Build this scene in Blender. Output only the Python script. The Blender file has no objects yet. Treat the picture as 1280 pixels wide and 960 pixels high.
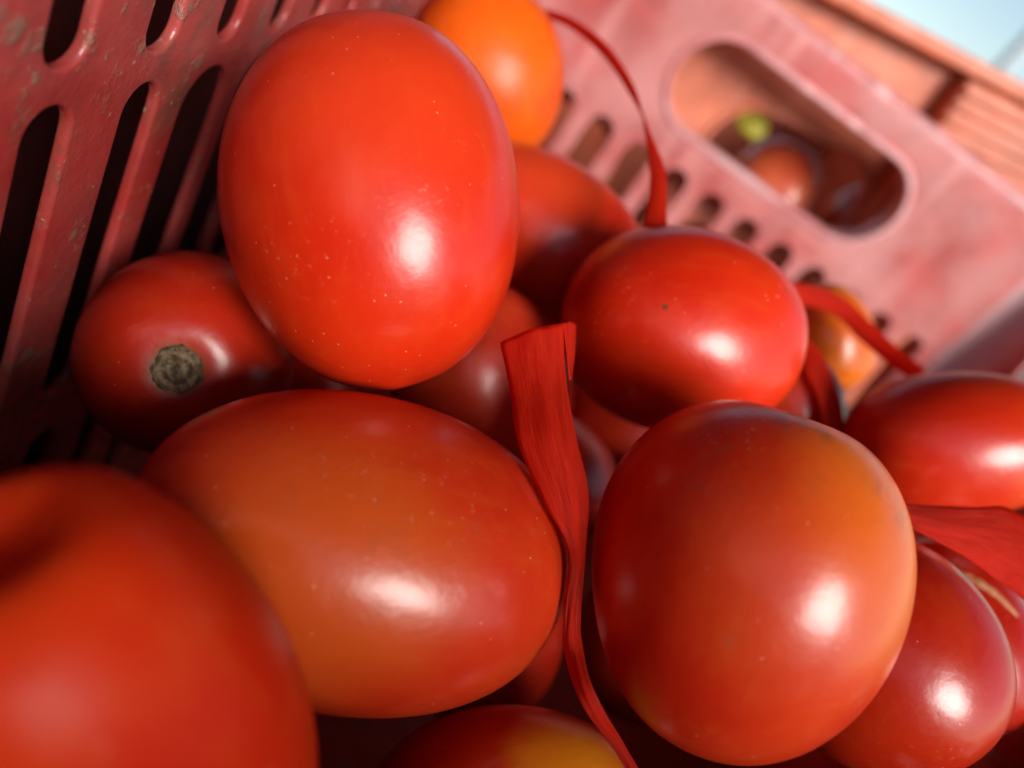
import bpy, bmesh, math, random
import numpy as np
from mathutils import Vector, Matrix

sc = bpy.context.scene
rng = random.Random(7)
# ---------------------------------------------------------------- camera
# World: X runs along the far crate wall, Y towards that wall, Z up, metres.
CAM_Z = 0.245
FOCAL = 880.0                                   # focal length in photograph pixels (1280 wide)
M = np.array([[0.84093239, 0.12862992, 0.52563015],
              [-0.51151229, 0.50594273, 0.69453375],
              [-0.17660093, -0.85292221, 0.49125942]])   # columns: world axes seen from the camera
RIGHT, UP, BACK = Vector(M[0]), Vector(M[1]), Vector(M[2])
CAM = Vector((0, 0, CAM_Z))
cd = bpy.data.cameras.new('camera')
cd.sensor_width = 36.0
cd.lens = FOCAL / 1280 * 36
cd.clip_start, cd.clip_end = 0.004, 500
cd.dof.use_dof = True
cd.dof.focus_distance = 0.108
cd.dof.aperture_fstop = 7.6
cd.dof.aperture_blades = 0
cam = bpy.data.objects.new('camera', cd)
sc.collection.objects.link(cam)
cam.matrix_world = Matrix.Translation(CAM) @ Matrix((RIGHT, UP, BACK)).transposed().to_4x4()
sc.camera = cam

# ---------------------------------------------------------------- light
SUN_ELEV, SUN_AZ = math.radians(26), math.radians(-58)     # azimuth of the sun measured from +X
L = Vector((math.cos(SUN_ELEV)*math.cos(SUN_AZ), math.cos(SUN_ELEV)*math.sin(SUN_AZ), math.sin(SUN_ELEV)))
sd = bpy.data.lights.new('sun', 'SUN')
sd.energy = 2.9
sd.angle = math.radians(27)
sd.color = (1.0, 0.95, 0.88)
sun = bpy.data.objects.new('sun', sd)
sc.collection.objects.link(sun)
sun.rotation_euler = L.to_track_quat('Z', 'Y').to_euler()
w = bpy.data.worlds.new('World'); sc.world = w; w.use_nodes = True
nt = w.node_tree
sky = nt.nodes.new('ShaderNodeTexSky'); sky.sky_type = 'NISHITA'; sky.sun_disc = False
sky.sun_elevation = SUN_ELEV
sky.sun_rotation = math.pi/2 - SUN_AZ
sky.air_density = 1.2; sky.dust_density = 0.1; sky.ozone_density = 0.3
nt.links.new(sky.outputs[0], nt.nodes['Background'].inputs[0])
nt.nodes['Background'].inputs[1].default_value = 0.082
vs = sc.view_settings
vs.view_transform = 'Standard'; vs.look = 'None'; vs.gamma = 1; vs.use_curve_mapping = False
vs.exposure = 0.92
sc.cycles.use_denoising = True
sc.cycles.max_bounces = 6; sc.cycles.diffuse_bounces = 2; sc.cycles.glossy_bounces = 3; sc.cycles.transmission_bounces = 3
sc.cycles.caustics_reflective = False; sc.cycles.caustics_refractive = False
sc.cycles.use_adaptive_sampling = True; sc.cycles.adaptive_threshold = 0.03

# ---------------------------------------------------------------- helpers
def at(px, py, depth):
    """photograph pixel + distance along the optical axis (m) -> point in the place"""
    return CAM + (RIGHT*((px-640)/FOCAL) + UP*((480-py)/FOCAL) - BACK)*depth
def project(P):
    C = (P - np.array(CAM)) @ M.T
    return np.stack([640 + FOCAL*C[:, 0]/-C[:, 2], 480 - FOCAL*C[:, 1]/-C[:, 2]], 1)
def link(o, parent=None):
    sc.collection.objects.link(o)
    if parent is not None: o.parent = parent
    return o
def obj(name, verts, faces, mat, parent=None, smooth=True):
    me = bpy.data.meshes.new(name); me.from_pydata([tuple(v) for v in verts], [], faces)
    if mat: me.materials.append(mat)
    if smooth: me.polygons.foreach_set('use_smooth', [True]*len(me.polygons))
    me.update()
    return link(bpy.data.objects.new(name, me), parent)
def tag(o, label=None, cat=None, group=None, kind=None):
    if label: o['label'] = label
    if cat: o['category'] = cat
    if group: o['group'] = group
    if kind: o['kind'] = kind
    return o
def empty(name, loc=(0, 0, 0)):
    o = bpy.data.objects.new(name, None); o.location = loc; o.empty_display_size = .01
    return link(o)
class N:
    def __init__(s, name):
        s.m = bpy.data.materials.new(name); s.m.use_nodes = True; s.t = s.m.node_tree
        s.b = s.t.nodes['Principled BSDF']
    def n(s, typ, **kw):
        nd = s.t.nodes.new('ShaderNode'+typ)
        for k, v in kw.items():
            if k[0] == 'i' and k[1:].isdigit(): s.set(nd.inputs[int(k[1:])], v)
            elif k in nd.inputs: s.set(nd.inputs[k], v)
            else: setattr(nd, k, v)
        return nd
    def set(s, inp, v):
        if hasattr(v, 'is_linked') or isinstance(v, bpy.types.NodeSocket): s.t.links.new(v, inp)
        else: inp.default_value = v
    def P(s, **kw):
        for k, v in kw.items(): s.set(s.b.inputs[k.replace('_', ' ')], v)
    def mix(s, fac, a, b, mode='MIX'):
        nd = s.n('Mix', data_type='RGBA', blend_type=mode)
        s.set(nd.inputs[0], fac); s.set(nd.inputs[6], a); s.set(nd.inputs[7], b)
        return nd.outputs[2]
    def rng(s, v, a, b, c=0., d=1., smooth=True):
        nd = s.n('MapRange', interpolation_type='SMOOTHSTEP' if smooth else 'LINEAR')
        s.set(nd.inputs[0], v)
        for i, x in enumerate((a, b, c, d)): nd.inputs[i+1].default_value = x
        return nd.outputs[0]
    def math(s, op, a, b=0.):
        nd = s.n('Math', operation=op); s.set(nd.inputs[0], a); s.set(nd.inputs[1], b); return nd.outputs[0]
    def noise(s, vec, scale, detail=3., rough=.5, off=(0, 0, 0), stretch=(1, 1, 1)):
        mp = s.n('Mapping'); s.set(mp.inputs[0], vec); mp.inputs[1].default_value = off; mp.inputs[3].default_value = stretch
        nd = s.n('TexNoise'); s.set(nd.inputs['Vector'], mp.outputs[0])
        nd.inputs['Scale'].default_value = scale; nd.inputs['Detail'].default_value = detail; nd.inputs['Roughness'].default_value = rough
        return nd.outputs[0]
    def bump(s, h, strength, dist):
        nd = s.n('Bump'); nd.inputs['Strength'].default_value = strength; nd.inputs['Distance'].default_value = dist
        s.set(nd.inputs['Height'], h); return nd.outputs[0]
def rgba(c): return (c[0], c[1], c[2], 1.0)

def plastic(name, base, dust, grime, dust_amt=.4, grime_amt=.3, rough=.42, seed=0, transl=0.0):
    k = N(name); co = k.n('NewGeometry').outputs['Position']
    o = (seed*1.7, seed*.9, seed*2.3)
    big = k.noise(co, 22, 4, .6, o); fine = k.noise(co, 160, 5, .65, o); speck = k.noise(co, 420, 3, .6, o)
    var = k.noise(co, 60, 3, .5, (o[1], o[2], o[0]))
    c = k.mix(k.rng(var, .3, .7), rgba([x*.8 for x in base]), rgba([min(1, x*1.15) for x in base]))
    c = k.mix(k.math('MULTIPLY', k.rng(big, .32, .68), dust_amt), c, rgba(dust))
    scr = k.noise(co, 45, 4, .6, o, (1, 1, .12))
    c = k.mix(k.math('MULTIPLY', k.rng(scr, .56, .7), dust_amt*.8), c, rgba([min(1, d*1.25) for d in dust]))
    gf = k.math('MULTIPLY', k.rng(fine, .56, .68), k.rng(big, .36, .6))
    gm = k.math('MULTIPLY', gf, grime_amt)
    c = k.mix(k.math('MULTIPLY', k.rng(k.noise(co, 55, 4, .7, (o[2], o[0], o[1])), .52, .72), grime_amt*.6), c, rgba([x*.45 for x in grime]))
    c = k.mix(gm, c, rgba(grime))
    c = k.mix(k.math('MULTIPLY', k.rng(speck, .66, .72), grime_amt), c, rgba([x*1.6 for x in grime]))
    r = k.math('ADD', k.rng(fine, .2, .8, rough-.12, rough+.16, False), k.math('MULTIPLY', gm, .3))
    h = k.math('ADD', k.math('MULTIPLY', speck, .35), k.math('ADD', k.math('MULTIPLY', fine, .6), k.math('MULTIPLY', gf, .5*grime_amt)))
    k.P(Base_Color=c, Roughness=r, Normal=k.bump(h, .5, .0008))
    k.b.inputs['Specular IOR Level'].default_value = .5
    return k.m

# ---------------------------------------------------------------- plates with holes (crate walls)
def stadium(cx, cy, lx, ly, n=10):
    """closed outline with fully rounded ends, lx by ly"""
    r = min(lx, ly)/2; p = []
    hx, hy = lx/2 - r, ly/2 - r
    for q, (sx, sy) in enumerate(((1, 1), (-1, 1), (-1, -1), (1, -1))):
        for i in range(n+1):
            a = math.pi/2*(q + i/n); p.append((cx + sx*hx + r*math.cos(a), cy + sy*hy + r*math.sin(a)))
    return p
def round_rect(x0, x1, y0, y1, r, n=6):
    p = []
    for q, (cx, cy) in enumerate(((x1-r, y1-r), (x0+r, y1-r), (x0+r, y0+r), (x1-r, y0+r))):
        for i in range(n+1):
            a = math.pi/2*(q + i/n); p.append((cx + r*math.cos(a), cy + r*math.sin(a)))
    return p
def plate(name, outlines, thick, bevel, mat, parent, frame, res=3):
    """flat sheet with holes, rounded edges; outlines are 2-D loops (first the rim), frame maps (u,v,w) to the place"""
    cu = bpy.data.curves.new(name, 'CURVE'); cu.dimensions = '2D'; cu.fill_mode = 'BOTH'
    cu.extrude = thick/2 - bevel; cu.bevel_depth = bevel; cu.bevel_resolution = res; cu.offset = -bevel
    for ol in outlines:
        s = cu.splines.new('POLY'); s.points.add(len(ol)-1); s.use_cyclic_u = True
        for q, p in zip(s.points, ol): q.co = (p[0], p[1], 0, 1)
    tmp = bpy.data.objects.new('tmp', cu); sc.collection.objects.link(tmp)
    dg = bpy.context.evaluated_depsgraph_get(); dg.update()
    me = bpy.data.meshes.new_from_object(tmp.evaluated_get(dg))
    bpy.data.objects.remove(tmp)
    bm = bmesh.new(); bm.from_mesh(me); bmesh.ops.remove_doubles(bm, verts=bm.verts, dist=1e-6)
    bmesh.ops.recalc_face_normals(bm, faces=bm.faces); bm.to_mesh(me); bm.free()
    me.transform(frame)
    me.materials.clear(); me.materials.append(mat); me.name = name
    me.polygons.foreach_set('use_smooth', [True]*len(me.polygons))
    me.set_sharp_from_angle(angle=math.radians(40))
    return link(bpy.data.objects.new(name, me), parent)
def FR(u, v, w, o):
    m = Matrix((Vector(u), Vector(v), Vector(w))).transposed().to_4x4(); m.translation = Vector(o); return m
def box(name, x0, x1, y0, y1, z0, z1, mat, parent, bev=.0015, frame=None):
    bm = bmesh.new(); bmesh.ops.create_cube(bm, size=1)
    for v in bm.verts: v.co = Vector(((x0+x1)/2+v.co.x*(x1-x0), (y0+y1)/2+v.co.y*(y1-y0), (z0+z1)/2+v.co.z*(z1-z0)))
    if bev: bmesh.ops.bevel(bm, geom=bm.edges[:], offset=bev, segments=3, affect='EDGES', profile=.5)
    if frame: bm.transform(frame)
    me = bpy.data.meshes.new(name); bm.to_mesh(me); bm.free(); me.materials.append(mat)
    me.polygons.foreach_set('use_smooth', [True]*len(me.polygons)); me.set_sharp_from_angle(angle=math.radians(50))
    return link(bpy.data.objects.new(name, me), parent)

# ---------------------------------------------------------------- setting: ground
def ground_mat():
    k = N('dusty_concrete'); co = k.n('NewGeometry').outputs['Position']
    a = k.noise(co, 3, 5, .6); b = k.noise(co, 60, 4, .6)
    c = k.mix(a, (.09, .085, .08, 1), (.14, .13, .12, 1)); c = k.mix(k.rng(b, .5, .8), c, (.07, .06, .055, 1))
    k.P(Base_Color=c, Roughness=.9, Normal=k.bump(b, .4, .003)); return k.m
g = obj('ground', [(-200, -200, 0), (200, -200, 0), (200, 200, 0), (-200, 200, 0)], [(0, 1, 2, 3)], ground_mat(), smooth=False)
tag(g, kind='structure')

# ---------------------------------------------------------------- an awning added overhead to cut the sky light; one pole shows blurred
def awning():
    k = N('grey_canvas'); co = k.n('NewGeometry').outputs['Position']
    k.P(Base_Color=k.mix(k.noise(co, 4, 4), (.07, .065, .06, 1), (.11, .10, .09, 1)), Roughness=.9)
    q = N('pale_grey_paint'); q.P(Base_Color=(.42, .48, .52, 1), Roughness=.5)
    a = empty('awning', (0, 0, 0)); tag(a, 'awning added to cut the sky light, its pale grey pole blurring at top right', 'awning')
    X0, X1, Y0, Y1, H = -2.7, 1.72, -1.3, 3.72, 1.75; V = []; F = []; n = 13
    for i in range(n):
        for j in range(n):
            u, v = i/(n-1), j/(n-1)
            V.append((X0+(X1-X0)*u, Y0+(Y1-Y0)*v, H + .22*(1-abs(2*u-1)) - .05*math.sin(math.pi*v)))
    for i in range(n-1):
        for j in range(n-1): F.append((i*n+j, (i+1)*n+j, (i+1)*n+j+1, i*n+j+1))
    o = obj('added_canopy', V, F, k.m, a); md = o.modifiers.new('thickness', 'SOLIDIFY'); md.thickness = .004
    for x, y in ((X1-.06, Y1-.08), (X0+.06, Y1-.08), (X1-.06, Y0+.06), (X0+.06, Y0+.06)):
        vs_ = []; m = 16
        for z in (0, H+.01):
            for i in range(m): vs_.append((x+.035*math.cos(6.2832*i/m), y+.035*math.sin(6.2832*i/m), z))
        obj('pole', vs_, [(i, (i+1) % m, m+(i+1) % m, m+i) for i in range(m)] + [tuple(range(m, 2*m))], q.m, a)
awning()

# ---------------------------------------------------------------- the crate that holds the tomatoes
XA, XR, YB, YN = -0.054, 0.268, 0.360, -0.106      # inner faces of its four walls
Z0, ZT = 0.012, CAM_Z + 0.022                      # floor of the crate, top of the rim
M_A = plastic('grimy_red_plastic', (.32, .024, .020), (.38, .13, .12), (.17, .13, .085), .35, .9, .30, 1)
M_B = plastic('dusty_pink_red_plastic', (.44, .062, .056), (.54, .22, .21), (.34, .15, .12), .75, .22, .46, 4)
M_LIP = plastic('pale_red_plastic', (.55, .17, .17), (.66, .40, .41), (.36, .18, .15), .8, .15, .42, 6)  # paler than the wall, for hand hole lip, rim and right corner
TH = .003
crate = empty('plastic_crate', ((XA+XR)/2, (YB+YN)/2, 0))
tag(crate, 'red slotted plastic crate with an oval hand hole, holding the tomatoes', 'crate')
def cpart(o):
    o.matrix_parent_inverse = Matrix.Translation(crate.location).inverted(); return o
zc = CAM_Z
# far wall with hand hole and a row of slots (u = x, v = z)
ol = [round_rect(XA, XR, Z0, ZT, .004)]
HX0, HX1, HZ0, HZ1 = .046, .178, zc-.0385, zc+.006
ol.append(stadium((HX0+HX1)/2, (HZ0+HZ1)/2, HX1-HX0, HZ1-HZ0, 14))
sx = .0330 - 4*.0225
while sx < XR - .02:
    if sx > XA + .012:
        ol.append(stadium(sx, (zc-.0535 + zc-.108)/2, .0132, .0545))
        ol.append(stadium(sx, (zc-.122 + zc-.205)/2, .0105, .083))
    sx += .0225
wB = cpart(plate('wall_panel', ol, TH, .0009, M_B, crate, FR((1, 0, 0), (0, 0, 1), (0, -1, 0), (0, YB+TH/2, 0)), 4))
wB['label'] = 'dusty pink far wall with the oval hand hole'
lip = cpart(plate('handle_lip', [stadium((HX0+HX1)/2, (HZ0+HZ1)/2, HX1-HX0+.005, HZ1-HZ0+.005, 14),
                   stadium((HX0+HX1)/2, (HZ0+HZ1)/2, HX1-HX0-.002, HZ1-HZ0-.002, 14)], .014, .0010, M_LIP, crate,
                  FR((1, 0, 0), (0, 0, 1), (0, -1, 0), (0, YB+.0060, 0)), 4))
# left wall, grimy, two tiers of slots (u = y, v = z)
def side_wall(x, mat, w_dir, slots=True):
    o_ = [round_rect(YN, YB, Z0, ZT, .004)]
    if not slots:                                    # dip shaped to let the sun onto the far wall
        q = [(YB, Z0), (YB, ZT)]
        for i in range(17):
            t = i/16; q.append((YB-.010-.030*t, ZT-.080*(t*t*(3-2*t))))
        for i in range(17):
            t = 1-i/16; q.append((YN+.010+.030*t, ZT-.080*(t*t*(3-2*t))))
        o_ = [q + [(YN, ZT), (YN, Z0)]]
    y = .0915 - 10*.0222
    while y < YB - .02:
        if slots and y > YN + .015:
            o_.append(stadium(y, (zc-.0530 + zc-.125)/2, .0096 if y < .125 else .0165, .072))
            o_.append(stadium(y, (zc-.138 + zc-.21)/2, .0085, .072))
            o_.append(stadium(y, (zc-.0475 + zc-.014)/2, .0085, .0335))
        y += .0222
    return cpart(plate('wall_panel', o_, .0022, .0008, mat, crate, FR((0, 1, 0), (0, 0, 1), (1, 0, 0), (x + w_dir*.0011, 0, 0)), 4))
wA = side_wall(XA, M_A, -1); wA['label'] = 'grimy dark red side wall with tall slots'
side_wall(XR, M_B, 1, False)
q = [(XR, Z0), (XR, ZT)]                            # unseen near wall, set close to shade the lower left; dips slightly
for i in range(13):
    t = i/12; q.append((XR-.02-.04*t, ZT-.003*(t*t*(3-2*t))))
for i in range(13):
    t = 1-i/12; q.append((XA+.02+.04*t, ZT-.003*(t*t*(3-2*t))))
ol = [q + [(XA, ZT), (XA, Z0)]]
cpart(plate('wall_panel', ol, TH, .0014, M_B, crate, FR((1, 0, 0), (0, 0, 1), (0, -1, 0), (0, YN-TH/2, 0)), 3))
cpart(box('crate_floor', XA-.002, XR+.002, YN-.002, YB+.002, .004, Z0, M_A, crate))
# rounded rim running round the top (outward roll)
def rim(name, p0, p1, out, mat):
    p0, p1, out = Vector(p0), Vector(p1), Vector(out); prof = []
    for i in range(9):
        a = math.pi*i/8; prof.append((-.0042*math.cos(a) + .0040, .0042*math.sin(a)))
    prof += [(.0082, -.012), (.0066, -.012), (.0066, -.001), (.0002, -.001)]
    vs_ = []; n = len(prof)
    for p in (p0, p1):
        for u, v in prof: vs_.append(p + out*u + Vector((0, 0, v)))
    fs = [(i, (i+1) % n, n+(i+1) % n, n+i) for i in range(n)] + [tuple(range(n))[::-1], tuple(range(n, 2*n))]
    o = obj(name, vs_, fs, mat, crate); o.data.set_sharp_from_angle(angle=math.radians(50)); return cpart(o)
rim('rim', (XA-.004, YB+.0005, ZT), (XR+.004, YB+.0005, ZT), (0, 1, 0), M_LIP)
rim('rim', (XA-.0005, YB, ZT), (XA-.0005, YN, ZT), (-1, 0, 0), M_A)
# rounded inner corner fillets
def fillet(x, y, sx_, sy_, r, mat):
    vs_ = []; fs = []; n = 10
    for z in (Z0+.001, ZT-.002):
        for i in range(n+1):
            a = math.pi/2*i/n
            vs_.append((x + sx_*(r - r*math.cos(a)) , y + sy_*(r - r*math.sin(a)), z))
        vs_.append((x - sx_*.001, y - sy_*.001, z))
    m = n+2
    for i in range(m): fs.append((i, (i+1) % m, m+(i+1) % m, m+i))
    fs += [tuple(range(m))[::-1], tuple(range(m, 2*m))]
    o = obj('corner_fillet', vs_, fs, mat, crate); o.data.set_sharp_from_angle(angle=math.radians(50)); return cpart(o)
fillet(XA, YB, 1, -1, .012, M_B); fillet(XR, YB, -1, -1, .016, M_LIP); fillet(XA, YN, 1, 1, .012, M_A); fillet(XR, YN, -1, 1, .012, M_B)

# ---------------------------------------------------------------- the crate behind it, and a dark one added at the left
M_2 = plastic('orange_red_plastic', (.62, .135, .060), (.66, .26, .17), (.40, .14, .08), .4, .12, .45, 9)
def neighbour_crate():
    c = empty('plastic_crate', (.12, .40, .0))
    tag(c, 'bright orange-red crate with ribbed corner standing behind the far wall', 'crate')
    F = Matrix.Translation((.120, .386, CAM_Z+.046)) @ Matrix.Rotation(math.radians(-9), 4, 'Y') @ Matrix.Rotation(math.radians(4), 4, 'Z')
    inv = Matrix.Translation(c.location).inverted()
    def P(o): o.matrix_parent_inverse = inv; return o
    W = Matrix(F)
    hx, hz = .000, -.080
    ol = [round_rect(-.20, .170, -.268, .0, .003), stadium(hx, hz, .094, .052, 12)]
    ol += [stadium(x, -.178 if x > -.05 else -.163, w_, .116 if x > -.05 else .146) for x, w_ in ((-.17, .050), (-.114, .050), (-.069, .030), (-.022, .050), (.034, .050), (.09, .050), (.142, .040))]
    P(plate('wall_panel', ol, .004, .0012, M_2, c, W @ FR((1, 0, 0), (0, 0, 1), (0, -1, 0), (0, .014, 0)), 3))
    P(plate('handle_lip', [stadium(hx, hz, .099, .057, 12), stadium(hx, hz, .093, .051, 12)], .007, .0010, M_2, c,
            W @ FR((1, 0, 0), (0, 0, 1), (0, -1, 0), (0, .0135, 0)), 3))
    P(box('rim', -.205, .186, -.003, .022, -.0015, .0055, M_2, c, .0015, W))
    P(box('corner_post', .049, .186, -.001, .0115, -.088, -.0025, M_2, c, .003, W))
    for i in range(12):
        P(box('corner_rib', .051, .188, -.0032, -.0005, -.010-.0064*i, -.0070-.0064*i, M_2, c, .0008, W))
    P(box('wall_panel', .176, .182, .032, .40, -.268, -.001, M_2, c, .0015, W))
    P(box('wall_panel', -.204, -.198, .020, .40, -.268, -.001, M_2, c, .0015, W))
    P(box('wall_panel', -.204, .182, .402, .408, -.268, -.001, M_2, c, .0015, W))
    P(box('crate_floor', -.196, .174, .022, .40, -.266, -.258, M_2, c, .0015, W))
    return c, W
crate2, W2 = neighbour_crate()
M_3 = plastic('slot_shade_plastic', (.035, .003, .003), (.04, .015, .015), (.03, .025, .02), .3, .3, .5, 12)  # near-black red, added so the gap behind the left slots goes dark
shade_crate = empty('plastic_crate', (XA-.16, .1, 0))
tag(shade_crate, 'dark maroon crate added to blacken the slots and block sky beside the grimy left wall', 'crate')
ZS = ZT + .26                                      # added crate, made tall to block sky light from the left
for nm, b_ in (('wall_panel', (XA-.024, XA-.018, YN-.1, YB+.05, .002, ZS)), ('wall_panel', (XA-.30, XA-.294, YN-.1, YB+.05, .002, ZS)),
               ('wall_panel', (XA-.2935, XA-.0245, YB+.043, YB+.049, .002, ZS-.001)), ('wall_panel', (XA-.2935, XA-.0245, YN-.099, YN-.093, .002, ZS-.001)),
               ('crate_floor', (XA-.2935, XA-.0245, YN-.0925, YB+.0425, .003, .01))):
    o = box(nm, *b_, M_3, shade_crate); o.matrix_parent_inverse = Matrix.Translation(shade_crate.location).inverted()

# ---------------------------------------------------------------- tomatoes
def skin(name, base, patches=(), seed=0, blemish=0.0, rough=.33):
    """tomato skin; patches = (local unit direction, colour, cos inner, cos outer, strength)"""
    k = N(name); co = k.n('TexCoord').outputs['Object']
    off = (seed*.37, seed*.91, seed*.53)
    nn = k.n('VectorMath', operation='NORMALIZE'); k.set(nn.inputs[0], co)
    big = k.noise(co, 28, 3, .5, off); mid = k.noise(co, 110, 4, .6, off); fine = k.noise(co, 900, 3, .6, off)
    c = k.mix(k.rng(big, .3, .7), rgba([base[0]*.88, base[1]*.6, base[2]*.7]), rgba([base[0]*1.08, base[1]*1.35, base[2]*1.2]))
    for d, col, ci, co_, st in patches:
        dp = k.n('VectorMath', operation='DOT_PRODUCT'); k.set(dp.inputs[0], nn.outputs[0]); dp.inputs[1].default_value = tuple(d)
        f = k.math('ADD', dp.outputs['Value'], k.math('MULTIPLY', k.math('SUBTRACT', big, .5), min(.35, 1.5*(ci-co_))))
        c = k.mix(k.math('MULTIPLY', k.rng(f, co_, ci), st), c, rgba(col))
    c = k.mix(k.math('MULTIPLY', k.rng(mid, .45, .75), .18), c, rgba([min(1, base[0]*1.1), base[1]*2.6+.02, base[2]*1.5+.004]))
    st = k.noise(co, 330, 3, .6, off, (1, 1, .07))
    c = k.mix(k.math('MULTIPLY', k.rng(st, .50, .72), .16), c, rgba([min(1, base[0]*1.08), base[1]*2.2+.03, base[2]*1.5+.004]))
    # fine pale flecks in the skin and a little clinging dust
    v = k.n('TexVoronoi', feature='F1'); k.set(v.inputs['Vector'], co); v.inputs['Scale'].default_value = 520; v.inputs['Randomness'].default_value = 1
    sepc = k.n('SeparateColor'); k.set(sepc.inputs[0], v.outputs['Color'])
    fl = k.math('MULTIPLY', k.rng(v.outputs['Distance'], .11, .05), k.rng(sepc.outputs[0], .70, .74))
    c = k.mix(k.math('MULTIPLY', fl, .42), c, (.75, .42, .25, 1))
    dust = k.math('MULTIPLY', k.rng(k.noise(co, 800, 4, .7, off), .60, .72), k.rng(k.noise(co, 45, 2, .5, (off[2], off[0], off[1])), .52, .68))
    c = k.mix(k.math('MULTIPLY', dust, .22), c, (.70, .42, .33, 1))
    if blemish:
        bl = k.math('MULTIPLY', k.rng(k.noise(co, 170, 5, .75, (off[1], off[2], off[0])), .52, .66), k.rng(k.noise(co, 38, 2, .5, (off[1]+3, off[2], off[0])), .50, .62))
        c = k.mix(k.math('MULTIPLY', bl, blemish), c, (.22, .07, .03, 1))
    h = k.math('ADD', k.math('MULTIPLY', k.math('ADD', mid, k.math('MULTIPLY', big, 3.0)), 1.0), k.math('ADD', k.math('MULTIPLY', fine, .10), k.math('MULTIPLY', fl, -.15)))
    r = k.math('ADD', rough-.06, k.math('ADD', k.math('MULTIPLY', mid, .10), k.math('MULTIPLY', dust, .25)))
    k.P(Base_Color=c, Roughness=r, Normal=k.bump(h, .34, .0006))
    k.b.inputs['Specular IOR Level'].default_value = .38
    k.b.inputs['Coat Weight'].default_value = .30
    k.b.inputs['Coat Roughness'].default_value = .22
    k.b.inputs['Coat IOR'].default_value = 1.45
    k.b.inputs['Subsurface Weight'].default_value = .0
    k.b.inputs['Subsurface Radius'].default_value = (1, .25, .1)
    k.b.inputs['Subsurface Scale'].default_value = .003
    return k.m
def stem_mat():
    k = N('dried_stem_scar'); co = k.n('TexCoord').outputs['Object']
    a = k.noise(co, 500, 5, .7); b = k.noise(co, 1600, 3, .6)
    sp = k.n('SeparateXYZ'); k.set(sp.inputs[0], co)
    rr = k.math('SQRT', k.math('ADD', k.math('MULTIPLY', sp.outputs[0], sp.outputs[0]), k.math('MULTIPLY', sp.outputs[1], sp.outputs[1])))
    ring = k.math('SINE', k.math('ADD', k.math('MULTIPLY', rr, 4200.), k.math('MULTIPLY', a, 5.)))
    c = k.mix(k.rng(k.math('ADD', a, k.math('MULTIPLY', ring, .045)), .35, .68), (.07, .040, .016, 1), (.38, .27, .16, 1))
    c = k.mix(k.rng(k.math('ADD', rr, k.math('MULTIPLY', a, .0012)), .0042, .0052), c, (.035, .022, .010, 1)); k.P(Base_Color=c, Roughness=.9, Normal=k.bump(k.math('ADD', a, b), .9, .001)); return k.m
M_STEM = stem_mat()

def tomato_shape(A, B, egg, p, lobes, lobe_amp, dimple, seed, nu=96, nv=64, dw=.26):
    """unit-profile tomato about +Z (stem end at +Z); A half length, B half width"""
    r_ = random.Random(seed); ph = [r_.uniform(0, 6.28) for _ in range(4)]
    am = [r_.uniform(.3, 1) for _ in range(4)]
    th = np.linspace(0, 2*math.pi, nu, endpoint=False); V = []
    for j in range(1, nv):
        f = math.pi*j/nv; z = math.cos(f); s = math.sin(f)**p
        rad = B*s*(1 - egg*z)
        zz = A*z
        w_ = math.exp(-((math.sin(f)/dw)**2)) if z > 0 else 0
        zz -= dimple*A*w_
        wt = math.exp(-((math.sin(f)/.10)**2)) if z < 0 else 0
        zz -= .015*A*wt
        lb = lobe_amp*(0.35 + 0.65*max(0, z))
        R_ = rad*(1 + lb*np.cos(lobes*th + ph[0])*am[0] + lb*.6*np.cos((lobes-1)*th + ph[1])*am[1] + .018*np.cos(2*th + ph[2]) + .012*np.cos(3*th+ph[3]+2*f))
        V.append(np.stack([R_*np.cos(th), R_*np.sin(th), np.full(nu, zz) + .012*A*np.cos(th+ph[1])*s], 1))
    bumps = [(np.array([r_.gauss(0, 1), r_.gauss(0, 1), r_.gauss(0, .6)]), r_.uniform(-.028, .022)) for _ in range(9)]
    def lump(P):
        U = P/np.array([B, B, A]); U = U/np.linalg.norm(U, axis=1, keepdims=True); k = np.ones(len(P))
        for d_, a_ in bumps:
            d_ = d_/np.linalg.norm(d_); k += a_*np.exp(-((1-U@d_)/.16)**1.5)
        return P*k[:, None]
    V = [lump(q) for q in V]
    V = np.concatenate(V + [np.array([[0, 0, A*(1-dimple)], [0, 0, -A*1.015]])])
    F = []
    for j in range(nv-2):
        for i in range(nu):
            a = j*nu + i; b = j*nu + (i+1) % nu
            F.append((a, a+nu, b+nu, b))
    t, bt = (nv-1)*nu, (nv-1)*nu+1
    for i in range(nu):
        F.append((t, i, (i+1) % nu)); k = (nv-2)*nu
        F.append((bt, k+(i+1) % nu, k+i))
    return V, F
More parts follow.
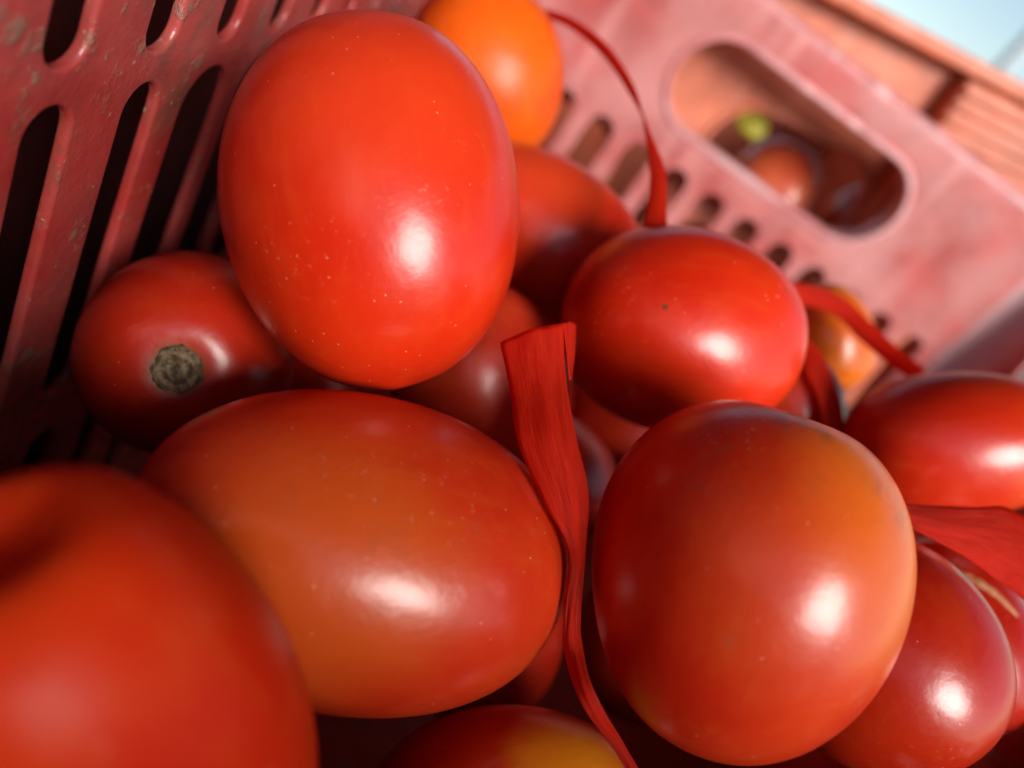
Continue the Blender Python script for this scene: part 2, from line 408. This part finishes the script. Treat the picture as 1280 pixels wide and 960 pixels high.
def tomato(label, cx, cy, a, b, ang, depth, tilt=0., ratio=None, egg=.06, p=.9, lobes=5, lobe=.0, dimple=.05,
           base=(.60, .030, .008), patches=(), seed=1, blemish=0., scar=0., scar_mat=None, group='tomatoes heaped in the crate', rough=.33, dw=.26, coat=None, spec=None, halo=None):
    """cx,cy: centre of the outline; a,b: half extents along/across image angle `ang` (deg, anticlockwise from right);
    the long axis leans `tilt` deg towards the viewer with its stem end; ratio = true half length / half width"""
    s = depth/FOCAL; t = math.radians(tilt)
    Bm = b*s
    if ratio is None:
        A_ = math.sqrt(max((a*s)**2 - (Bm*math.sin(t))**2, 1e-8))/max(math.cos(t), .2)
    else: A_ = Bm*ratio
    ia = math.radians(ang)
    fwd = (at(cx, cy, depth) - CAM).normalized()
    u0 = (RIGHT*math.cos(ia) + UP*math.sin(ia)); u0 = (u0 - fwd*u0.dot(fwd)).normalized()
    axis = (u0*math.cos(t) - fwd*math.sin(t)).normalized()
    ex = u0.cross(fwd).normalized(); ey = axis.cross(ex)
    Rm = np.array([ex, ey, axis]).T
    V, F = tomato_shape(1, 1, egg, p, lobes, lobe, dimple, seed, dw=dw)
    C = np.array(at(cx, cy, depth)); kx, ky = A_, Bm
    uu = np.array([math.cos(ia), -math.sin(ia)]); vv = np.array([math.sin(ia), math.cos(ia)])
    for it in range(8):                                     # settle size and place so that its outline has the extents above
        Wd = (V*np.array([ky, ky, kx])) @ Rm.T + C
        q = project(Wd) - np.array([cx, cy]); pu, pv = q @ uu, q @ vv
        du, dv = (pu.max()+pu.min())/2, (pv.max()+pv.min())/2
        d = uu*du + vv*dv
        C = C - (np.array(RIGHT)*d[0] - np.array(UP)*d[1])*s
        ky *= b/((pv.max()-pv.min())/2)
        if ratio is None: kx *= a/((pu.max()-pu.min())/2)
        else: kx = ky*ratio
    mw = Matrix.Translation(Vector(C)) @ Matrix(Rm.tolist()).to_4x4()
    inv = Matrix(Rm.T.tolist())
    loc = []
    for pdir, col, ci, co_, st in patches:                   # patch directions are given as seen from the camera (right, up, to viewer)
        wd = RIGHT*pdir[0] + UP*pdir[1] + BACK*pdir[2]
        loc.append(((inv @ wd.normalized()), col, ci, co_, st))
    if halo: loc.append(((0, 0, 1), halo, .990, .965, .85))
    m = skin('tomato_skin', base, loc, seed, blemish, rough)
    if spec is not None: m.node_tree.nodes['Principled BSDF'].inputs['Specular IOR Level'].default_value = spec
    if coat is not None: m.node_tree.nodes['Principled BSDF'].inputs['Coat Weight'].default_value = coat
    o = obj('tomato', V*np.array([ky, ky, kx]), F, m)
    o.matrix_world = mw
    tag(o, label, 'tomato', group)
    if scar:
        r_ = random.Random(seed+5); n = 40; rings = 9; vs_ = []; fs = []
        for j in range(rings+1):
            f = j/rings
            for i in range(n):
                th = 2*math.pi*i/n; R_ = scar*f*(1 + .05*math.sin(3*th+1)+.04*math.sin(7*th))
                zz = kx*(1-dimple) + .0007*(1-f*f) + (.0003*r_.uniform(-1, 1) if f < .95 else -.0010) + .0007*math.exp(-((f-.62)/.13)**2) - .0005*math.exp(-((f-.85)/.08)**2)
                vs_.append((R_*math.cos(th), R_*math.sin(th), zz))
        for j in range(rings):
            for i in range(n): fs.append((j*n+i, j*n+(i+1) % n, (j+1)*n+(i+1) % n, (j+1)*n+i))
        obj('stem_scar', vs_, fs, M_STEM, o)
    return o

RED = (.56, .019, .003); ORANGE = (.72, .16, .012); DEEP = (.60, .024, .006); BRN = (.50, .075, .012)
YEL = (.86, .30, .012)
TOM = {}
def T(key, *a, **k): TOM[key] = tomato(*a, **k)
T('main', 'large glossy red egg-shaped tomato standing upright against the grimy left wall', 461, 250, 239, 188, 96, .120, tilt=-24, egg=-.07, p=.90,
  base=RED, patches=[((.3, .5, .8), (.64, .045, .010), .98, .5, .6)], seed=3, lobe=.006, dimple=.03)
T('wide', 'long orange-red plum tomato lying sideways below the upright one', 430, 692, 282, 203, 171, .110, tilt=6, egg=-.02, p=.83,
  base=(.50, .026, .005), patches=[((.05, .1, .95), (.50, .075, .008), .97, .55, .75)], seed=5, lobe=.008, blemish=.15)
T('right', 'big round orange-tinged tomato with small bruises, right of the centre ribbon', 934, 732, 222, 208, 70, .108, tilt=10, egg=-.05, p=.9,
  base=(.52, .024, .005), patches=[((.75, .35, .6), (.64, .15, .010), .98, .62, .8), ((0, .2, 1), (.52, .058, .008), .98, .6, .5)], seed=8, lobe=.014, blemish=.45)
T('mid', 'shiny red tomato in the middle with a tiny dark dot', 855, 413, 155, 130, -14, .150, tilt=-18, egg=.05, p=.9,
  base=RED, patches=[((-.36, .13, .92), (.05, .035, .01), .99985, .9995, .9)], seed=11, lobe=.012)
T('near', 'blurred red tomato closest to the viewer with a sunken stem end', 88, 920, 334, 302, 130, .066, tilt=46, egg=.0, p=.94,
  base=(.52, .026, .004), seed=13, coat=.0, rough=.36, spec=.07, lobe=.04, dimple=.22, dw=.38, patches=[((-.48, .50, .70), (.16, .03, .008), .99, .92, .7)])
T('orange', 'unripe orange tomato behind the top of the upright red one', 606, 92, 118, 100, 100, .200, tilt=10, egg=.03,
  base=(.66, .065, .004), patches=[((.3, .2, .9), (.72, .110, .006), .98, .5, .7)], seed=17, coat=.0, spec=.2)
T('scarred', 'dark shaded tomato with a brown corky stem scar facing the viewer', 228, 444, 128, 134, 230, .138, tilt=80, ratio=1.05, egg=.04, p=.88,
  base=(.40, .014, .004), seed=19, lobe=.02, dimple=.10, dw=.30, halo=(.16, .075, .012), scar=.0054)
T('behind', 'smooth red tomato wedged under the orange one', 688, 300, 142, 98, 138, .184, tilt=10, base=DEEP, seed=23,
  patches=[((.1, .7, .6), (.58, .05, .012), .98, .6, .7)])
T('wedged', 'dull red tomato half hidden behind the standing ribbon flap', 598, 476, 108, 112, 100, .164, tilt=30, ratio=1.15, base=(.66, .038, .012), seed=29, rough=.36)
T('small', 'small sliver of red tomato between the middle and right tomatoes', 985, 505, 70, 72, 100, .190, tilt=20, ratio=1.1, base=(.60, .035, .010), seed=31)
T('edge', 'red tomato at the right edge of the picture below the far wall', 1202, 556, 152, 92, 2, .166, tilt=-24, egg=.06, p=.88,
  base=(.54, .022, .004), patches=[((.8, -.1, .5), (.66, .10, .014), .98, .6, .6)], seed=37, lobe=.01)
T('lower', 'deep red tomato under the folded ribbon at lower right', 1112, 822, 158, 153, 100, .130, tilt=12, egg=.03, p=.88,
  base=(.42, .016, .003), seed=41, lobe=.012, rough=.30)
T('cracked', 'red tomato crescent with a pale healed crack behind the lower right one', 1178, 800, 134, 118, 110, .166, tilt=10, ratio=1.12,
  base=(.40, .012, .004), seed=43, rough=.29)
T('bottom', 'red tomato with a yellow patch cut off at the bottom edge', 630, 1030, 182, 150, 6, .113, tilt=0,
  base=(.60, .030, .006), patches=[((.50, .80, .40), YEL, .97, .80, .95)], seed=47)
T('yellow', 'small yellow-orange tomato against the slots under a strand of ribbon', 1032, 422, 84, 64, 100, .226, tilt=10, ratio=1.15,
  base=(.70, .13, .010), seed=53)
C2 = 'tomatoes inside the orange-red crate'
T('peek', 'pale orange-red tomato seen through the oval hand hole', 962, 240, 60, 60, 60, .415, ratio=1.1, base=(.66, .10, .04), seed=61, group=C2)
T('peek2', 'dark red tomato at the right end of the oval hand hole', 1072, 285, 50, 50, 60, .450, ratio=1.1, base=(.46, .03, .012), seed=67, group=C2)
# a layer lying deeper in the crate, carrying the ones above
def deep_layer(n_max=48):
    R_ = np.random.default_rng(5)
    vis = np.concatenate([np.array([o.matrix_world @ v.co for v in list(o.data.vertices)[::9]]) for o in TOM.values()])
    C = (vis - np.array(CAM)) @ M.T; vd = -C[:, 2]; vp = project(vis)
    V, F = tomato_shape(.0245, .0208, .03, .9, 5, .01, .05, 77, 48, 32)
    mats = [skin('tomato_skin', b, (), 60+i) for i, b in enumerate(((.42, .012, .004), (.46, .016, .004), (.44, .022, .005)))]
    meshes = []
    for m in mats:
        me = bpy.data.meshes.new('tomato'); me.from_pydata(V.tolist(), [], F); me.materials.append(m)
        me.polygons.foreach_set('use_smooth', [True]*len(me.polygons)); meshes.append(me)
    got = []; rad = .0232
    cand = np.stack([R_.uniform(XA+.025, XR-.025, 20000), R_.uniform(-.03, YB-.025, 20000), R_.uniform(Z0+.022, CAM_Z-.075, 20000)], 1)
    cand = cand[np.argsort(-cand[:, 2])]
    for c in cand:
        if len(got) >= n_max: break
        if np.min(np.sum((vis-c)**2, 1)) < (rad+.0005)**2: continue
        if got and np.min(np.sum((np.array(got)-c)**2, 1)) < (2*rad-.0025)**2: continue
        cc = M @ (c - np.array(CAM)); d = -cc[2]
        if d < .03: 
            if c[2] > CAM_Z-.12: continue
        else:
            p = project(c[None])[0]; pr = FOCAL*rad/d*1.05
            if -150 < p[0] < 1430 and -150 < p[1] < 1110:
                near = np.hypot(vp[:, 0]-p[0], vp[:, 1]-p[1]) < pr
                if near.any() and vd[near].max() > d - rad: continue      # would stand in front of a tomato the photo shows
                if c[2] > CAM_Z-.118: continue
        got.append(c)
        o = bpy.data.objects.new('tomato', meshes[len(got) % 3]); link(o); o.location = c
        o.rotation_euler = R_.uniform(0, 6.28, 3)
        tag(o, 'red tomato buried deep in the crate, hidden in shade under the top layer', 'tomato', 'tomatoes buried under the top layer')
    print('deep', len(got))
deep_layer()

# ---------------------------------------------------------------- red plastic ribbon
def ribbon_mat():
    k = N('red_plastic_ribbon'); u = k.n('TexCoord').outputs['UV']
    fib = k.noise(u, 1.0, 5, .65, (0, 0, 0), (60, 3, 1)); wid = k.noise(u, 1.0, 3, .5, (4, 2, 0), (9, 2.5, 1))
    c = k.mix(k.rng(fib, .3, .72), (.78, .020, .006, 1), (.97, .065, .020, 1))
    k.P(Base_Color=c, Roughness=k.rng(fib, .2, .8, .32, .55, False), Normal=k.bump(k.math('ADD', fib, k.math('MULTIPLY', wid, 1.2)), .8, .0005))
    k.b.inputs['Specular IOR Level'].default_value = .3
    tr = k.n('BsdfTranslucent'); k.set(tr.inputs[0], (.98, .07, .02, 1))
    mx = k.n('MixShader'); mx.inputs[0].default_value = .62
    k.t.links.new(k.b.outputs[0], mx.inputs[1]); k.t.links.new(tr.outputs[0], mx.inputs[2])
    k.t.links.new(mx.outputs[0], k.t.nodes['Material Output'].inputs[0])
    return k.m
M_RIB = ribbon_mat()
def crom(P, n):
    P = [np.array(p, float) for p in P]; P = [2*P[0]-P[1]] + P + [2*P[-1]-P[-2]]; out = []
    for i in range(1, len(P)-2):
        for j in range(n):
            t = j/n; a, b, c, d = P[i-1:i+3]
            out.append(.5*(2*b + (c-a)*t + (2*a-5*b+4*c-d)*t*t + (3*b-a-3*c+d)*t**3))
    out.append(P[-2]); return out
def ribbon(label, rails, seed=0, wr=.00022, na=10, nb=6, part=None):
    """rails: polylines of (px, py, depth cm) running along the ribbon, equal counts, spanned across"""
    R_ = random.Random(seed)
    cols = [crom([np.array(at(x, y, d/100)) for x, y, d in r], na) for r in rails]
    rows = [crom([c[i] for c in cols], nb) if len(cols) > 1 else [c[i] for c in cols] for i in range(len(cols[0]))]
    m = len(rows[0]); ph = [R_.uniform(-1, 1) for _ in range(m)]; V = []; F = []
    for i, rw in enumerate(rows):
        for j, v in enumerate(rw):
            off = wr*(ph[j] + .5*math.sin(i*.35 + j*1.3 + seed))
            V.append(Vector(v) + BACK*off)
    n = len(rows)
    for i in range(n-1):
        for j in range(m-1): F.append((i*m+j, i*m+j+1, (i+1)*m+j+1, (i+1)*m+j))
    org = sum(V, Vector())/len(V)
    o = obj('ribbon', [v-org for v in V], F, M_RIB); o.location = org
    uv = o.data.uv_layers.new(name='UVMap')
    for poly in o.data.polygons:
        for li in poly.loop_indices:
            vi = o.data.loops[li].vertex_index; uv.data[li].uv = ((vi % m)/(m-1), (vi//m)/(n-1)*n*.05)
    md = o.modifiers.new('thickness', 'SOLIDIFY'); md.thickness = .00012; md.offset = 0
    tag(o, label, 'ribbon', 'red plastic ribbon ends among the tomatoes')
    return o
ribbon('wide red ribbon flap standing between the two big lower tomatoes',
  [[(625,428,11.9),(638,490,11.5),(648,555,10.9),(682,632,10.5),(711,690,10.5),(706,760,10.5),(706,815,10.4),(727,880,9.9),(768,938,10.0),(790,975,10.0)],
   [(665,411,11.7),(676,480,11.3),(690,550,10.7),(712,625,10.4),(722,690,10.4),(715,760,10.4),(716,810,10.3),(735,872,9.8),(774,933,9.9),(796,972,9.9)],
   [(704,404,11.7),(707,470,11.4),(720,545,10.8),(735,612,10.5),(733,680,10.5),(727,750,10.45),(727,800,10.4),(742,862,9.9),(780,930,10.0),(803,970,10.0)]], 1)
ribbon('short folded red ribbon edge curling behind the wide flap',
  [[(704,404,11.72),(708,440,11.6),(712,475,11.5)], [(713,402,11.9),(715,438,11.8),(714,475,11.7)], [(720,406,12.2),(719,436,12.0),(715,474,11.8)]], 2)
ribbon('thin red ribbon strand arching up in front of the far wall',
  [[(680,10,19.5),(717,24,18.8),(760,57,18.0),(794,110,17.2),(806,165,16.4),(812,215,15.6),(810,255,15.0),(804,290,14.6)],
   [(682,16,19.45),(720,33,18.7),(759,67,17.9),(793,118,17.1),(813,168,16.3),(823,216,15.5),(822,256,14.9),(820,290,14.5)],
   [(681,21,19.5),(718,39,18.8),(756,73,18.0),(790,123,17.2),(815,171,16.4),(832,216,15.6),(833,256,15.0),(834,288,14.6)]], 3, .00008)
ribbon('red ribbon strand stretched across the small yellow-orange tomato',
  [[(985,352,19.5),(1020,358,19.9),(1055,372,20.2),(1088,402,20.0),(1120,432,19.6),(1158,462,19.0)],
   [(985,366,19.4),(1020,370,19.8),(1053,386,20.1),(1082,414,19.9),(1114,442,19.5),(1152,468,18.9)],
   [(985,382,19.5),(1018,384,19.9),(1048,398,20.2),(1074,424,20.0),(1106,452,19.6),(1138,474,19.0)]], 4, .00015)
ribbon('red ribbon loop hugging the sliver of tomato right of the middle one',
  [[(1000,415,17.9),(1025,440,17.7),(1045,480,17.5),(1054,520,17.4),(1056,565,17.4)],
   [(998,432,17.8),(1018,452,17.55),(1034,488,17.35),(1042,524,17.25),(1044,565,17.25)],
   [(996,452,17.7),(1008,466,17.4),(1022,496,17.2),(1029,528,17.1),(1031,565,17.1)]], 5)
rb = ribbon('broad red ribbon piece lying over the lower right tomatoes',
  [[(1110,629,12.6),(1160,632,13.0),(1215,634,13.2),(1256,634,13.2),(1290,655,13.0),(1330,705,12.8)],
   [(1120,640,12.4),(1165,650,12.6),(1215,662,12.8),(1256,674,12.8),(1290,694,12.7),(1330,735,12.6)],
   [(1128,654,12.3),(1168,675,12.4),(1208,697,12.5),(1250,728,12.5),(1290,758,12.4),(1330,790,12.4)]], 6, .0002)

# ---------------------------------------------------------------- a scrap of leaf caught in the hand hole of the crate behind
def leaf_scrap():
    k = N('yellow_green_leaf'); co = k.n('TexCoord').outputs['Object']
    k.P(Base_Color=k.mix(k.noise(co, 300, 3), (.36, .34, .02, 1), (.50, .42, .04, 1)), Roughness=.55)
    R_ = random.Random(3); V = []; F = []; n, m = 14, 7
    for i in range(n):
        t = i/(n-1)*2-1; wd = .0075*math.sqrt(max(0, 1-t*t)) + .0004
        for j in range(m):
            u = j/(m-1)*2-1
            V.append((t*.0105 + .001*R_.uniform(-1, 1), u*wd, .0035*(1-t*t) - .004*abs(u)*wd/.0075 + .0008*R_.uniform(-1, 1)))
    for i in range(n-1):
        for j in range(m-1): F.append((i*m+j, (i+1)*m+j, (i+1)*m+j+1, i*m+j+1))
    o = obj('leaf_scrap', V, F, k.m); md = o.modifiers.new('thickness', 'SOLIDIFY'); md.thickness = .0006
    o.matrix_world = Matrix.Translation(at(940, 152, .376)) @ Matrix((RIGHT*.7-UP*.7, RIGHT*.7+UP*.7, BACK)).transposed().to_4x4()
    tag(o, 'small yellow-green leaf scrap seen through the oval hand hole', 'leaf')
leaf_scrap()

# ---------------------------------------------------------------- the healed crack on the tomato behind the lower right one
def healed_crack():
    o = TOM['cracked']; inv = o.matrix_world.inverted()
    k = N('corky_crack'); co = k.n('TexCoord').outputs['Object']; a = k.noise(co, 700, 4, .7)
    k.P(Base_Color=k.mix(k.rng(a, .3, .7), (.46, .13, .04, 1), (.62, .36, .18, 1)), Roughness=.7, Normal=k.bump(a, .6, .0006))
    P = crom([np.array(at(x, y, .150)) for x, y in ((1158, 676), (1182, 684), (1206, 698), (1228, 716), (1248, 740), (1264, 772))], 6)
    pts = []
    for p in P:
        ok, loc, nor, _ = o.closest_point_on_mesh(inv @ Vector(p)); pts.append((loc, nor))
    V = []; F = []; n = len(pts)
    for i, (c, nr) in enumerate(pts):
        t = (pts[min(i+1, n-1)][0] - pts[max(i-1, 0)][0]).normalized(); sd_ = nr.cross(t).normalized()
        wd = .0013*math.sin(math.pi*(i+.4)/(n-.2))**.6 * (1 + .25*math.sin(i*1.7))
        for u, h in ((-1, -.0003), (-.5, .00035), (0, .0001), (.5, .0004), (1, -.0003)): V.append(c + sd_*wd*u + nr*h)
    for i in range(n-1):
        for j in range(4): F.append((i*5+j, i*5+j+1, (i+1)*5+j+1, (i+1)*5+j))
    obj('healed_crack', V, F, k.m, o)
healed_crack()
